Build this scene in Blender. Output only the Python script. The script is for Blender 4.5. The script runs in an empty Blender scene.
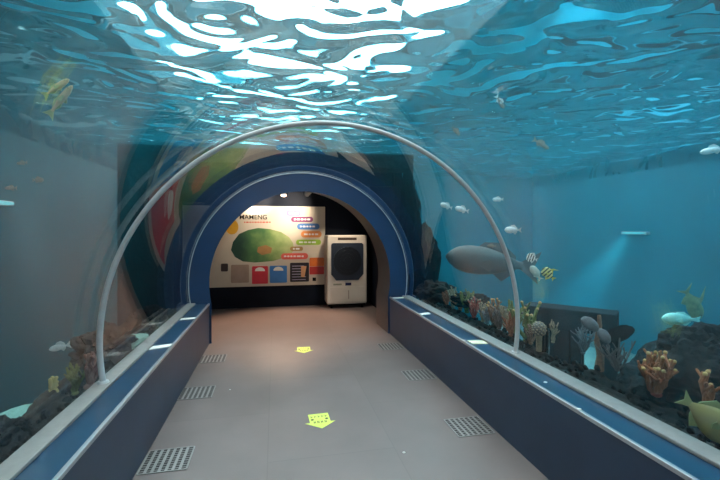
import bpy, bmesh, math, random
from mathutils import Vector, Matrix, noise, Euler
random.seed(7)
S = bpy.context.scene
COL = S.collection
PI = math.pi
TH = math.atan(85/400.0); CS, SN = math.cos(TH), math.sin(TH)
CAMZ = 1.6
CX, RZ, R = 0.41, 0.83, 1.58          # tunnel tube: axis x, axis height, radius
YP = 5.85                             # portal face
LEDGE = 0.552

def at(u, v, d):
    """world point seen at pixel (u, v), d metres deep along the lens axis"""
    xc = (u-360)/400*d
    return Vector((xc*CS + d*SN, -xc*SN + d*CS, CAMZ - (v-228)/400*d))

def on_y(u, v, y):
    k = (u-360)/400
    x = (y*SN + k*y*CS)/(CS - SN*k)
    return Vector((x, y, CAMZ - (v-228)/400*(x*SN + y*CS)))

# ------------------------------------------------------------------ materials
def new_mat(name):
    m = bpy.data.materials.new(name); m.use_nodes = True
    nt = m.node_tree; nt.nodes.clear()
    return m, nt, nt.nodes.new('ShaderNodeOutputMaterial')

def pmat(name, col, rough=0.5, metal=0.0, var=0.12, scale=8.0, bump=0.0, bscale=40.0, spec=0.5, emit=None, estr=0.0, col2=None, coat=0.0):
    m, nt, out = new_mat(name)
    b = nt.nodes.new('ShaderNodeBsdfPrincipled')
    tc = nt.nodes.new('ShaderNodeTexCoord')
    n = nt.nodes.new('ShaderNodeTexNoise'); n.inputs['Scale'].default_value = scale; n.inputs['Detail'].default_value = 4
    nt.links.new(tc.outputs['Object'], n.inputs['Vector'])
    mx = nt.nodes.new('ShaderNodeMix'); mx.data_type = 'RGBA'
    c2 = col2 or tuple(c*(1-var) for c in col)
    mx.inputs[6].default_value = (*col, 1); mx.inputs[7].default_value = (*c2, 1)
    rp = nt.nodes.new('ShaderNodeMapRange'); rp.inputs[1].default_value = .35; rp.inputs[2].default_value = .65
    nt.links.new(n.outputs['Fac'], rp.inputs[0]); nt.links.new(rp.outputs[0], mx.inputs[0])
    nt.links.new(mx.outputs[2], b.inputs['Base Color'])
    b.inputs['Roughness'].default_value = rough; b.inputs['Metallic'].default_value = metal
    b.inputs['Specular IOR Level'].default_value = spec
    b.inputs['Coat Weight'].default_value = coat
    if emit:
        b.inputs['Emission Color'].default_value = (*emit, 1); b.inputs['Emission Strength'].default_value = estr
    if bump:
        n2 = nt.nodes.new('ShaderNodeTexNoise'); n2.inputs['Scale'].default_value = bscale; n2.inputs['Detail'].default_value = 5
        nt.links.new(tc.outputs['Object'], n2.inputs['Vector'])
        bp = nt.nodes.new('ShaderNodeBump'); bp.inputs['Strength'].default_value = bump; bp.inputs['Distance'].default_value = .02
        nt.links.new(n2.outputs['Fac'], bp.inputs['Height']); nt.links.new(bp.outputs[0], b.inputs['Normal'])
    nt.links.new(b.outputs[0], out.inputs[0])
    return m

def math_node(nt, op, a, b=None):
    n = nt.nodes.new('ShaderNodeMath'); n.operation = op
    for i, q in enumerate((a, b)):
        if q is None: continue
        if isinstance(q, (int, float)): n.inputs[i].default_value = q
        else: nt.links.new(q, n.inputs[i])
    return n.outputs[0]

def schlick(nt, f0, normal=None):
    g = nt.nodes.new('ShaderNodeNewGeometry')
    d = nt.nodes.new('ShaderNodeVectorMath'); d.operation = 'DOT_PRODUCT'
    nt.links.new(normal or g.outputs['Normal'], d.inputs[0]); nt.links.new(g.outputs['Incoming'], d.inputs[1])
    c = math_node(nt, 'ABSOLUTE', d.outputs['Value'])
    p = math_node(nt, 'POWER', math_node(nt, 'SUBTRACT', 1.0, c), 5.0)
    return math_node(nt, 'ADD', math_node(nt, 'MULTIPLY', p, 1-f0), f0)

def acrylic():
    m, nt, out = new_mat('clear_acrylic')
    t = nt.nodes.new('ShaderNodeBsdfTransparent'); t.inputs[0].default_value = (.985, .995, .995, 1)
    g = nt.nodes.new('ShaderNodeBsdfGlossy'); g.inputs['Roughness'].default_value = .004
    mx = nt.nodes.new('ShaderNodeMixShader')
    nt.links.new(schlick(nt, .035), mx.inputs[0]); nt.links.new(t.outputs[0], mx.inputs[1]); nt.links.new(g.outputs[0], mx.inputs[2])
    nt.links.new(mx.outputs[0], out.inputs[0])
    return m

WATER_Z = 3.15
def water_mat():
    m, nt, out = new_mat('tank_water')
    geo = nt.nodes.new('ShaderNodeNewGeometry')
    sp = nt.nodes.new('ShaderNodeSeparateXYZ'); nt.links.new(geo.outputs['Position'], sp.inputs[0])
    top = math_node(nt, 'GREATER_THAN', sp.outputs['Z'], WATER_Z-.3)
    tr = nt.nodes.new('ShaderNodeBsdfTransparent')
    # rippled surface
    tc = nt.nodes.new('ShaderNodeTexCoord')
    mp = nt.nodes.new('ShaderNodeMapping'); mp.inputs['Scale'].default_value = (.85, 1.0, 1)
    nt.links.new(tc.outputs['Object'], mp.inputs[0])
    n = nt.nodes.new('ShaderNodeTexNoise'); n.inputs['Scale'].default_value = 2.1; n.inputs['Detail'].default_value = 1.0; n.inputs['Distortion'].default_value = .8
    nt.links.new(mp.outputs[0], n.inputs['Vector'])
    bp = nt.nodes.new('ShaderNodeBump'); bp.inputs['Strength'].default_value = 1.0; bp.inputs['Distance'].default_value = .36
    nt.links.new(n.outputs['Fac'], bp.inputs['Height'])
    gl = nt.nodes.new('ShaderNodeBsdfGlass'); gl.inputs['IOR'].default_value = 1.10; gl.inputs['Roughness'].default_value = .07
    nt.links.new(bp.outputs[0], gl.inputs['Normal'])
    t2 = nt.nodes.new('ShaderNodeBsdfTransparent')
    surf = nt.nodes.new('ShaderNodeMixShader'); surf.inputs[0].default_value = .02
    nt.links.new(gl.outputs[0], surf.inputs[1]); nt.links.new(t2.outputs[0], surf.inputs[2])
    mx = nt.nodes.new('ShaderNodeMixShader')
    nt.links.new(top, mx.inputs[0]); nt.links.new(tr.outputs[0], mx.inputs[1]); nt.links.new(surf.outputs[0], mx.inputs[2])
    nt.links.new(mx.outputs[0], out.inputs[0])
    sc = nt.nodes.new('ShaderNodeVolumeScatter'); sc.inputs['Color'].default_value = (.05, .62, .86, 1); sc.inputs['Density'].default_value = .03; sc.inputs['Anisotropy'].default_value = .2
    ab = nt.nodes.new('ShaderNodeVolumeAbsorption'); ab.inputs['Color'].default_value = (.16, .80, .92, 1); ab.inputs['Density'].default_value = .125
    ad = nt.nodes.new('ShaderNodeAddShader')
    nt.links.new(sc.outputs[0], ad.inputs[0]); nt.links.new(ab.outputs[0], ad.inputs[1])
    nt.links.new(ad.outputs[0], out.inputs['Volume'])
    return m

def emit_mat(name, col, s):
    m, nt, out = new_mat(name)
    e = nt.nodes.new('ShaderNodeEmission'); e.inputs[0].default_value = (*col, 1); e.inputs[1].default_value = s
    nt.links.new(e.outputs[0], out.inputs[0])
    return m

def stripe_mat(name, a, b, scale, rough=.4, axis='X', third=None, thick=.5):
    m, nt, out = new_mat(name)
    p = nt.nodes.new('ShaderNodeBsdfPrincipled'); p.inputs['Roughness'].default_value = rough
    tc = nt.nodes.new('ShaderNodeTexCoord')
    w = nt.nodes.new('ShaderNodeTexWave'); w.wave_type = 'BANDS'; w.bands_direction = axis
    w.inputs['Scale'].default_value = scale; w.inputs['Distortion'].default_value = .4; w.inputs['Detail'].default_value = 1
    nt.links.new(tc.outputs['Object'], w.inputs[0])
    g = math_node(nt, 'GREATER_THAN', w.outputs['Fac'], thick)
    mx = nt.nodes.new('ShaderNodeMix'); mx.data_type = 'RGBA'
    mx.inputs[6].default_value = (*a, 1); mx.inputs[7].default_value = (*b, 1)
    nt.links.new(g, mx.inputs[0]); nt.links.new(mx.outputs[2], p.inputs['Base Color'])
    nt.links.new(p.outputs[0], out.inputs[0])
    return m

def floor_mat():
    m, nt, out = new_mat('grey_vinyl')
    p = nt.nodes.new('ShaderNodeBsdfPrincipled'); p.inputs['Roughness'].default_value = .42; p.inputs['Specular IOR Level'].default_value = .4
    tc = nt.nodes.new('ShaderNodeTexCoord')
    br = nt.nodes.new('ShaderNodeTexBrick'); br.offset = .5
    br.inputs['Color1'].default_value = (.158, .133, .132, 1); br.inputs['Color2'].default_value = (.149, .125, .124, 1); br.inputs['Mortar'].default_value = (.13, .112, .11, 1)
    br.inputs['Scale'].default_value = 1; br.inputs['Mortar Size'].default_value = .0035; br.inputs['Brick Width'].default_value = 1.5; br.inputs['Row Height'].default_value = .9
    mp = nt.nodes.new('ShaderNodeMapping'); mp.inputs['Rotation'].default_value = (0, 0, PI/2); mp.inputs['Location'].default_value = (.55, .05, 0)
    nt.links.new(tc.outputs['Object'], mp.inputs[0]); nt.links.new(mp.outputs[0], br.inputs['Vector'])
    n = nt.nodes.new('ShaderNodeTexNoise'); n.inputs['Scale'].default_value = 2.2; n.inputs['Detail'].default_value = 8
    nt.links.new(tc.outputs['Object'], n.inputs['Vector'])
    mr = nt.nodes.new('ShaderNodeMapRange'); mr.inputs[1].default_value = .3; mr.inputs[2].default_value = .7; mr.inputs[3].default_value = .9; mr.inputs[4].default_value = 1.06
    nt.links.new(n.outputs['Fac'], mr.inputs[0])
    mu = nt.nodes.new('ShaderNodeMix'); mu.data_type = 'RGBA'; mu.blend_type = 'MULTIPLY'; mu.inputs[0].default_value = 1
    nt.links.new(br.outputs['Color'], mu.inputs[6]); nt.links.new(mr.outputs[0], mu.inputs[7])
    nt.links.new(mu.outputs[2], p.inputs['Base Color'])
    nt.links.new(p.outputs[0], out.inputs[0])
    return m

M = dict(
    acrylic=acrylic(), water=water_mat(), floor=floor_mat(),
    blue=pmat('blue_paint', (.012, .045, .095), .28, var=.15, scale=3, coat=.3),
    navy=pmat('navy_panel', (.016, .038, .078), .38, var=.2, scale=4),
    portal=pmat('portal_blue', (.006, .038, .11), .4, var=.15, scale=3),
    reveal=pmat('reveal_paint', (.075, .062, .062), .45, var=.1, scale=3),
    sill=pmat('white_sill', (.25, .24, .236), .45, var=.12, scale=20),
    edge=pmat('aluminium_edge', (.45, .47, .50), .3, .6, var=.1),
    steel=pmat('grey_steel', (.50, .53, .55), .38, .15, var=.12, scale=20),
    wallnavy=pmat('dark_navy_wall', (.006, .010, .02), .6, spec=.12, var=.2, scale=3),
    ceil=pmat('dark_ceiling', (.03, .03, .035), .7),
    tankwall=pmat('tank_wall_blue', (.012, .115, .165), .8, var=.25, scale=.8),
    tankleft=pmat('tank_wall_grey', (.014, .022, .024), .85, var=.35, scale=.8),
    sand=pmat('tank_sand', (.30, .33, .30), .95, var=.3, scale=3, bump=.4),
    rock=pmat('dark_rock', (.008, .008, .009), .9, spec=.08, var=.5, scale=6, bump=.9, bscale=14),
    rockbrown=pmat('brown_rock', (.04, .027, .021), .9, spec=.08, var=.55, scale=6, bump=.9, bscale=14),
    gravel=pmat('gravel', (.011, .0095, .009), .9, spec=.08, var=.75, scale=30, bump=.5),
    wood=pmat('sunken_timber', (.010, .012, .015), .85, spec=.08, var=.3, scale=10, bump=.3),
    yellow=pmat('yellow_vinyl', (.62, .74, .13), .5, var=.06),
    ink=pmat('dark_ink', (.05, .055, .02), .6),
    black=pmat('black_print', (.006, .006, .008), .7, spec=.1),
    white=pmat('white_print', (.8, .8, .78), .45, var=.04),
    poster=pmat('poster_cream', (.60, .54, .45), .7, spec=.2, var=.06, scale=3),
    cooler=pmat('cream_plastic', (.62, .58, .52), .4, var=.04),
    coolerdark=pmat('dark_grille', (.008, .012, .02), .35),
    groove=pmat('grille_gap', (.02, .02, .022), .8),
    grate=pmat('grate_metal', (.27, .27, .27), .45, .3, var=.1),
)
def P(name, col, **k):
    if name not in M: M[name] = pmat(name, col, **k)
    return M[name]

# ------------------------------------------------------------------ mesh helpers
def box(bm, x0, x1, y0, y1, z0, z1, bev=0):
    r = bmesh.ops.create_cube(bm, size=1)['verts']
    for v in r:
        v.co = Vector(((x0+x1)/2 + v.co.x*(x1-x0), (y0+y1)/2 + v.co.y*(y1-y0), (z0+z1)/2 + v.co.z*(z1-z0)))
    if bev:
        es = list({e for v in r for e in v.link_edges})
        bmesh.ops.bevel(bm, geom=es, offset=bev, segments=3, affect='EDGES', profile=.5)

def tube(bm, pts, rad, seg=8, cap=True):
    """swept tube; rad is one radius or one per point"""
    n = len(pts); pts = [Vector(p) for p in pts]
    rad = rad if isinstance(rad, (list, tuple)) else [rad]*n
    rings = []; up = None
    for i, p in enumerate(pts):
        d = (pts[min(i+1, n-1)] - pts[max(i-1, 0)]).normalized()
        if up is None:
            up = d.orthogonal().normalized()
        else:
            up = (up - d*up.dot(d)).normalized()
        s = d.cross(up)
        rings.append([bm.verts.new(p + (up*math.cos(a) + s*math.sin(a))*rad[i]) for a in [2*PI*k/seg for k in range(seg)]])
    for a, b in zip(rings, rings[1:]):
        for k in range(seg):
            bm.faces.new((a[k], a[(k+1) % seg], b[(k+1) % seg], b[k]))
    if cap:
        bm.faces.new(rings[0][::-1]); bm.faces.new(rings[-1])

def prism(bm, poly, f, d):
    """closed polygon (2-D) mapped by f(p, t) at t=0 and t=d"""
    a = [bm.verts.new(f(p, 0)) for p in poly]; b = [bm.verts.new(f(p, d)) for p in poly]
    n = len(poly)
    bm.faces.new(a); bm.faces.new(b[::-1])
    for i in range(n):
        bm.faces.new((a[i], b[i], b[(i+1) % n], a[(i+1) % n]))

def obj(name, bm, mat, parent=None, smooth=False, loc=None, mats=None):
    bmesh.ops.recalc_face_normals(bm, faces=bm.faces)
    me = bpy.data.meshes.new(name); bm.to_mesh(me); bm.free()
    for m in (mats or [mat]): me.materials.append(m)
    if smooth:
        for p in me.polygons: p.use_smooth = True
        me.set_sharp_from_angle(angle=math.radians(42))
    o = bpy.data.objects.new(name, me); COL.objects.link(o)
    if parent: o.parent = parent
    if loc: o.location = loc
    return o

def tag(o, label=None, cat=None, group=None, kind=None):
    if label: o['label'] = label
    if cat: o['category'] = cat
    if group: o['group'] = group
    if kind: o['kind'] = kind
    return o

def thing(name, label, cat, loc=(0, 0, 0), rot=(0, 0, 0), group=None):
    o = bpy.data.objects.new(name, None); COL.objects.link(o); o.empty_display_size = .1
    o.location = loc; o.rotation_euler = rot
    return tag(o, label, cat, group)

def struct(name, bm, mat, label=None, smooth=False, parent=None):
    o = obj(name, bm, mat, parent, smooth)
    if not parent: o['kind'] = 'structure'
    if label: o['label'] = label
    return o

def B(*boxes, bev=0):
    bm = bmesh.new()
    for b in boxes: box(bm, *b, bev=bev)
    return bm

def dup(root, loc, rot=None, label=None):
    r = root.copy(); COL.objects.link(r); r.location = loc
    if rot is not None: r.rotation_euler = rot
    if label: r['label'] = label
    for ch in list(root.children):
        c = ch.copy(); COL.objects.link(c); c.parent = r
        for g in list(ch.children):
            d = g.copy(); COL.objects.link(d); d.parent = c
    return r

# ------------------------------------------------------------------ tunnel setting
YB = -2.6                                   # entrance end, behind the camera
struct('floor', B((-.95, 1.77, YB, 6.4, -.12, 0), (-1.95, 1.98, 6.4, 8.3, -.12, 0)), M['floor'])

def arc(r, a0, a1, n, cx=CX, cz=RZ):
    return [(cx + r*math.sin(a), cz + r*math.cos(a)) for a in [a0 + (a1-a0)*i/n for i in range(n+1)]]
A0 = PI - math.acos((RZ-LEDGE)/R) + .0      # angle (from the top) at ledge height
def ring_section(r0, r1, a, n=96):
    return arc(r0, -a, a, n) + arc(r1, a, -a, n)
def glass_angle(r): return PI - math.acos((RZ-(LEDGE-.004))/r)
bm = bmesh.new()
ro, ri = R+.04, R
prof = arc(ri, -glass_angle(ri), glass_angle(ri), 96); proo = arc(ro, -glass_angle(ro), glass_angle(ro), 96)
va = [[bm.verts.new((x, y, z)) for x, z in prof] for y in (YB, YP)]
vb = [[bm.verts.new((x, y, z)) for x, z in proo] for y in (YB, YP)]
for i in range(96):
    bm.faces.new((va[0][i], va[0][i+1], va[1][i+1], va[1][i])); bm.faces.new((vb[0][i], vb[1][i], vb[1][i+1], vb[0][i+1]))
    for k in (0, 1): bm.faces.new((va[k][i], vb[k][i], vb[k][i+1], va[k][i+1]))
for i in (0, 96): bm.faces.new((va[0][i], va[1][i], vb[1][i], vb[0][i]))
g = struct('window_1', bm, M['acrylic'], 'curved clear acrylic tunnel vault holding back the tank water', smooth=False)
for p in g.data.polygons: p.use_smooth = True
g.data.set_sharp_from_angle(angle=math.radians(30))

# portal block: annular blue face with a deep reveal
RO = 1.30
def opening(n=64):
    a = PI - math.acos((RZ-LEDGE)/RO)
    pts = arc(RO, -a, a, n)
    return [(-.86, 0.0), (-.86, LEDGE)] + pts + [(1.68, LEDGE), (1.68, 0.0)]
def portal(y0, y1, name, mat, inner=0.0):
    bm = bmesh.new()
    op = opening()
    outer = []
    for (x, z) in op:                       # radial projection to an enclosing square arch
        dx, dz = x-CX, z-RZ
        if z <= LEDGE + 1e-6 and abs(dx) > 1.2: outer.append((CX + math.copysign(1.72, dx), z)); continue
        l = math.hypot(dx, dz); k = 1.68/l
        outer.append((CX + dx*k, RZ + dz*k))
    far = [(CX + (x-CX)*1.05 - .08, RZ + (z-RZ)*(1.05 if z > RZ else 1)) for x, z in op]
    rows = [[bm.verts.new((x, y, z)) for x, z in q] for y, q in ((y0, op), (y0, outer), (y1, far), (y1, outer))]
    n = len(op)
    for i in range(n-1):
        f = [(rows[0][i], rows[0][i+1], rows[1][i+1], rows[1][i]), (rows[2][i], rows[3][i], rows[3][i+1], rows[2][i+1]),
             (rows[1][i], rows[1][i+1], rows[3][i+1], rows[3][i])]
        for q in f: bm.faces.new(q)
        fr = bm.faces.new((rows[0][i], rows[2][i], rows[2][i+1], rows[0][i+1])); fr.material_index = 1
    for i in (0, n-1): bm.faces.new((rows[0][i], rows[1][i], rows[3][i], rows[2][i]))
    return obj(name, bm, None, mats=[M['portal'], M['reveal']])
pf = portal(YP, 6.5, 'trim_1', None)
tag(pf, 'blue painted arched portal at the far end of the tunnel', kind='structure')
bm = bmesh.new()
tube(bm, [(x, YP-.004, z) for x, z in arc(R-.012, -A0, A0, 80)], .007, 8)
obj('seam', bm, M['steel'], pf, True)['label'] = 'thin pale sealing line round the portal'

# end room behind the portal
RX0, RX1 = -1.95, 1.98
struct('wall_back', B((RX0-.1, RX1+.1, 8.3, 8.42, -.12, 2.72)), M['wallnavy'], 'dark navy wall behind the information poster')
struct('wall_left', B((RX0-.1, RX0, 6.5, 8.3, -.12, 2.72)), M['wallnavy'])
struct('wall_right', B((RX1, RX1+.1, 6.5, 8.3, -.12, 2.72)), M['wallnavy'])
struct('ceiling', B((RX0-.1, RX1+.1, 6.4, 8.3, 2.62, 2.72)), M['ceil'])
bm = bmesh.new()
box(bm, RX0-.1, -1.38, 6.4, 6.5, -.12, 2.62); box(bm, 1.96, RX1+.1, 6.4, 6.5, -.12, 2.62); box(bm, RX0-.1, RX1+.1, 6.5, 6.54, 2.3, 2.62)
struct('wall_front', bm, M['wallnavy'])
struct('wall_entrance', B((-3, 4, YB-.12, YB, -.12, 3.0)), M['navy'])

# ------------------------------------------------------------------ ledges with white sills
def ledge(xi, xo, sgn, label):
    t = thing('ledge', label, 'ledge', (0, 0, 0))
    lo, hi = sorted((xi, xo))
    obj('front_panel', B((min(xi, xi+sgn*.02), max(xi, xi+sgn*.02), YB, YP, 0, LEDGE-.02)), M['navy'], t)
    obj('top_panel', B((min(xi+sgn*.02, xo), max(xi+sgn*.02, xo), YB, YP, LEDGE-.05, LEDGE-.004)), M['blue'], t)
    obj('edge_strip', B((min(xi-sgn*.004, xi+sgn*.02), max(xi-sgn*.004, xi+sgn*.02), YB, YP, LEDGE-.02, LEDGE+.004), bev=.003), M['edge'], t)
    obj('backing', B((min(xi+sgn*.02, xo), max(xi+sgn*.02, xo), YB, YP, 0, LEDGE-.05)), M['navy'], t)
    return t
ledge(-.888, -1.185, -1, 'low blue ledge with silver edge along the left glass')
ledge(1.704, 2.005, 1, 'low blue ledge with silver edge along the right glass')
struct('trim_2', B((-1.175, -1.065, YB, YP-.01, LEDGE-.004, LEDGE+.018), bev=.006), M['sill'], 'white sealing sill under the left glass')
struct('trim_3', B((1.895, 2.02, YB, YP-.01, LEDGE-.004, LEDGE+.018), bev=.006), M['sill'], 'white sealing sill under the right glass')

def strip(x0, x1, y, w, skew, label, mat=None):  # thin pale bar laid across the ledge top
    bm = bmesh.new()
    prism(bm, [(x0, y-w), (x1, y-w+skew), (x1, y+w+skew), (x0, y+w)], lambda p, t: (p[0], p[1], LEDGE-.004+t), .006)
    return tag(obj('ledge_strip', bm, mat or M['white']), label, 'joint strip', 'white strips across the ledges')
strip(-1.063, -.91, 4.93, .035, .03, 'white strip across the left ledge, nearest the portal')
strip(-1.063, -.91, 3.80, .045, .05, 'wide white strip across the left ledge beside the steel rib')
strip(1.73, 1.893, 5.76, .03, 0, 'white strip at the portal end of the right ledge')
strip(1.73, 1.86, 4.60, .04, .04, 'short white strip on the right ledge halfway to the portal')
strip(1.75, 1.893, 3.38, .05, -.02, 'pale yellow-white strip on right ledge just behind the steel rib', P('pale_yellow', (.75, .74, .52)))
for (x, y, lab) in ((1.715, 3.43, 'small painted white glint on right ledge edge beside the pale strip'), (1.80, 2.40, 'small painted white glint on the right ledge top in front of the rib'),
                    (1.712, 1.99, 'small painted white glint on the right ledge edge nearest the camera')):
    bm = bmesh.new(); bmesh.ops.create_icosphere(bm, subdivisions=2, radius=.011)  # white dabs standing in for glints of light on the ledge
    for v in bm.verts: v.co.z *= .35; v.co.x *= 1.3
    tag(obj('painted_glint', bm, M['white'], None, True, (x, y, LEDGE+.007 if x < 1.73 else LEDGE-.001)), lab, 'glint')

# steel rib
bm = bmesh.new()
ar = PI - math.acos((RZ-(LEDGE+.02))/(R-.03))
tube(bm, [(x, 2.96, z) for x, z in arc(R-.03, -ar, ar, 120)], .0185, 14)
rib = thing('arch_rib', 'slim grey steel rib arching over the tunnel inside the acrylic', 'arch', (CX, 2.96, LEDGE))
o = obj('pipe', bm, M['steel'], rib, True, (-CX, -2.96, -LEDGE))
for s in (-1, 1):
    bm = bmesh.new(); xx = CX + s*(R-.03)*math.sin(ar)
    bmesh.ops.create_cone(bm, cap_ends=True, segments=20, radius1=.036, radius2=.03, depth=.014)
    obj('foot_flange', bm, M['steel'], rib, True, (xx-CX, 0, .025))

# ------------------------------------------------------------------ floor grates, arrows, scraps
def make_grate(label):
    t = thing('floor_grate', label, 'floor grate', (0, 0, 0), group='ventilation grates along the floor edges')
    w, l = .15, .14
    obj('grate_bed', B((-w, w, -l, l, .0005, .0025)), M['groove'], t)
    bm = bmesh.new()
    for s in (-1, 1):
        box(bm, s*w-.005, s*w+.005, -l, l, .002, .007); box(bm, -w, w, s*l-.005, s*l+.005, .002, .007)
    obj('frame', bm, M['grate'], t)
    bm = bmesh.new()
    for k in range(1, 7): box(bm, -w+k*2*w/7-.009, -w+k*2*w/7+.009, -l, l, .002, .006)
    for k in range(1, 10): box(bm, -w, w, -l+k*2*l/10-.003, -l+k*2*l/10+.003, .002, .0045)
    obj('slats', bm, M['grate'], t)
    return t
gp = [(-.725, 2.97, 'slotted metal floor grate by the left ledge nearest the camera'), (-.74, 4.12, 'middle slotted floor grate along the left ledge'),
      (-.745, 5.15, 'slotted floor grate by the left ledge closest to the portal'), (1.525, 2.97, 'slotted metal floor grate by the right ledge nearest the camera'),
      (1.525, 4.12, 'middle slotted floor grate along the right ledge'), (1.525, 5.19, 'slotted floor grate by the right ledge closest to the portal')]
g0 = make_grate(gp[0][2])
for i, (x, y, lab) in enumerate(gp):
    if i: dup(g0, (x, y, 0), label=lab)
g0.location = (gp[0][0], gp[0][1], 0)

def make_arrow(label):
    t = thing('floor_arrow', label, 'arrow sticker', group='yellow direction arrows on the floor')
    bm = bmesh.new()
    poly = [(-.085, .13), (.085, .13), (.085, -.02), (.125, -.02), (0, -.125), (-.125, -.02), (-.085, -.02)]
    prism(bm, poly, lambda p, z: (p[0], p[1], .001+z), .0015)
    obj('arrow_shape', bm, M['yellow'], t)
    bm = bmesh.new()
    for sx in (-1, 1):
        bmesh.ops.create_cone(bm, cap_ends=True, segments=14, radius1=.013, radius2=.013, depth=.0012, matrix=Matrix.Translation((sx*.06, .03, .0032)))
    for i in range(4):
        x = -.045 + i*.03
        box(bm, x-.009, x-.004, -.035, .0, .0026, .0036); box(bm, x+.002, x+.007, -.035, .0, .0026, .0036); box(bm, x-.004, x+.003, -.02, -.014, .0026, .0036)
    for i in range(5):
        x = -.06+i*.03; box(bm, x-.008, x+.008, .075, .082, .0026, .0036); box(bm, x-.008, x-.004, .06, .095, .0026, .0036)
    obj('print', bm, M['ink'], t)
    return t
a0 = make_arrow('yellow arrow sticker on the floor nearer the camera, pointing this way')
dup(a0, (.37, 5.28, 0), (0, 0, -.05), 'yellow arrow sticker on the floor farther off near the portal')
a0.location = (.365, 3.31, 0); a0.rotation_euler = (0, 0, .03)
for p, lab, r in ((at(404, 453, 640/225), 'tiny white paper scrap on the grey floor right of the near arrow', .012), (at(230, 390, 640/162), 'tiny pale speck on floor beside the left middle grate', .008)):
    bm = bmesh.new(); bmesh.ops.create_icosphere(bm, subdivisions=2, radius=r)
    for v in bm.verts: v.co.z *= .4; v.co.y *= .7
    tag(obj('paper_scrap', bm, M['white'], None, False, (p.x, p.y, .004)), lab, 'scrap')

# ------------------------------------------------------------------ poster board
YW = 8.3; YF = 8.275
pb = thing('poster_board', 'large cream information poster with green map and coloured tags on the end wall', 'poster', (0, YW, .43))
def child(name, bm, mat, label=None, par=pb, smooth=False):
    o = obj(name, bm, mat, par, smooth); o.location = (-par.location.x, -par.location.y, -par.location.z)
    if label: o['label'] = label
    return o
child('panel', B((-1.75, 1.017, YF, YW-.001, .43, 2.04)), M['poster'])
def flat(pts, lift, d=.004):
    bm = bmesh.new()
    prism(bm, pts, lambda p, t: (p[0], YF-lift-t, p[1]), d)
    return bm
def px(pts): return [(on_y(u, v, YF).x, on_y(u, v, YF).z) for u, v in pts]
def pill(u0, v0, u1, v1, n=8, r=None):
    (x0, z0), (x1, z1) = px([(u0, v1), (u1, v0)])
    r = r if r is not None else (z1-z0)/2*.95
    out = []
    for cx_, cz_, a in ((x1-r, z1-r, 0), (x0+r, z1-r, PI/2), (x0+r, z0+r, PI), (x1-r, z0+r, 1.5*PI)):
        out += [(cx_ + r*math.cos(a+PI/2*i/n), cz_ + r*math.sin(a+PI/2*i/n)) for i in range(n+1)]
    return out
# green map
mm, nt, out_ = new_mat('map_print')
pr = nt.nodes.new('ShaderNodeBsdfPrincipled'); pr.inputs['Roughness'].default_value = .45
tc = nt.nodes.new('ShaderNodeTexCoord'); sx = nt.nodes.new('ShaderNodeSeparateXYZ'); nt.links.new(tc.outputs['Object'], sx.inputs[0])
nz = nt.nodes.new('ShaderNodeTexNoise'); nz.inputs['Scale'].default_value = 3.5; nz.inputs['Detail'].default_value = 3
nt.links.new(tc.outputs['Object'], nz.inputs['Vector'])
mr = nt.nodes.new('ShaderNodeMapRange'); mr.inputs[1].default_value = -.9; mr.inputs[2].default_value = .45
nt.links.new(sx.outputs['X'], mr.inputs[0])
ad = math_node(nt, 'ADD', mr.outputs[0], math_node(nt, 'MULTIPLY', math_node(nt, 'SUBTRACT', nz.outputs['Fac'], .5), .7))
cr = nt.nodes.new('ShaderNodeValToRGB'); e = cr.color_ramp.elements
e[0].position = .1; e[0].color = (.012, .05, .035, 1); e[1].position = .95; e[1].color = (.45, .50, .22, 1)
q = e.new(.4); q.color = (.05, .14, .05, 1); q = e.new(.6); q.color = (.16, .26, .08, 1)
nt.links.new(ad, cr.inputs[0]); nt.links.new(cr.outputs[0], pr.inputs['Base Color']); nt.links.new(pr.outputs[0], out_.inputs[0])
child('map_picture', flat(px([(231, 250), (233, 242), (239, 234), (248, 230), (258, 228), (270, 229), (281, 232), (289, 237), (293, 243), (294, 250), (290, 255), (283, 258), (273, 261), (255, 262.5), (243, 261.5), (235, 257)]), .0), mm, 'large rounded green map picture')
child('map_patch', flat(px([(258, 247), (266, 245), (272, 248), (271, 253), (262, 255), (257, 252)]), .004), P('map_ochre', (.32, .17, .06)), 'ochre patch on the map')
child('sun_badge', flat(px([(232+6.5*math.cos(a), 227+7.5*math.sin(a)) for a in [2*PI*i/24 for i in range(24)]]), .0), P('badge_orange', (.62, .34, .02)), 'orange round badge')
tags = [((286, 210.5, 301, 216), (.75, .18, .38), 'pink tag'), ((291, 216.8, 313, 222), (.20, .03, .14), 'plum tag'), ((297, 223.5, 319.5, 229.5), (.06, .20, .52), 'blue tag'),
        ((301, 231, 321.5, 237.5), (.72, .26, .07), 'orange tag'), ((296, 239.5, 321, 245), (.30, .50, .05), 'green tag'), ((290, 246.5, 303, 251), (.36, .22, .07), 'brown tag'), ((281, 253, 308, 259.5), (.75, .12, .09), 'red tag')]
for (u0, v0, u1, v1), c, lab in tags:
    o = child('tag', flat(pill(u0, v0, u1, v1), .0045), P('print_'+lab.replace(' ', '_'), c, rough=.45), lab)
    bm = bmesh.new()
    u = u0+3
    while u < u1-4:
        w = random.uniform(1.5, 4); (x0, z0), (x1, z1) = px([(u, (v0+v1)/2+.8), (min(u+w, u1-2), (v0+v1)/2-.8)])
        box(bm, x0, x1, YF-.0100, YF-.0075, z0, z1); u += w+1.2
    box(bm, px([(u0+3, v0)])[0][0], x1, YF-.0090, YF-.0076, (z0+z1)/2-.002, (z0+z1)/2+.002)
    sub = obj('lettering', bm, M['white'], o)
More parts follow.
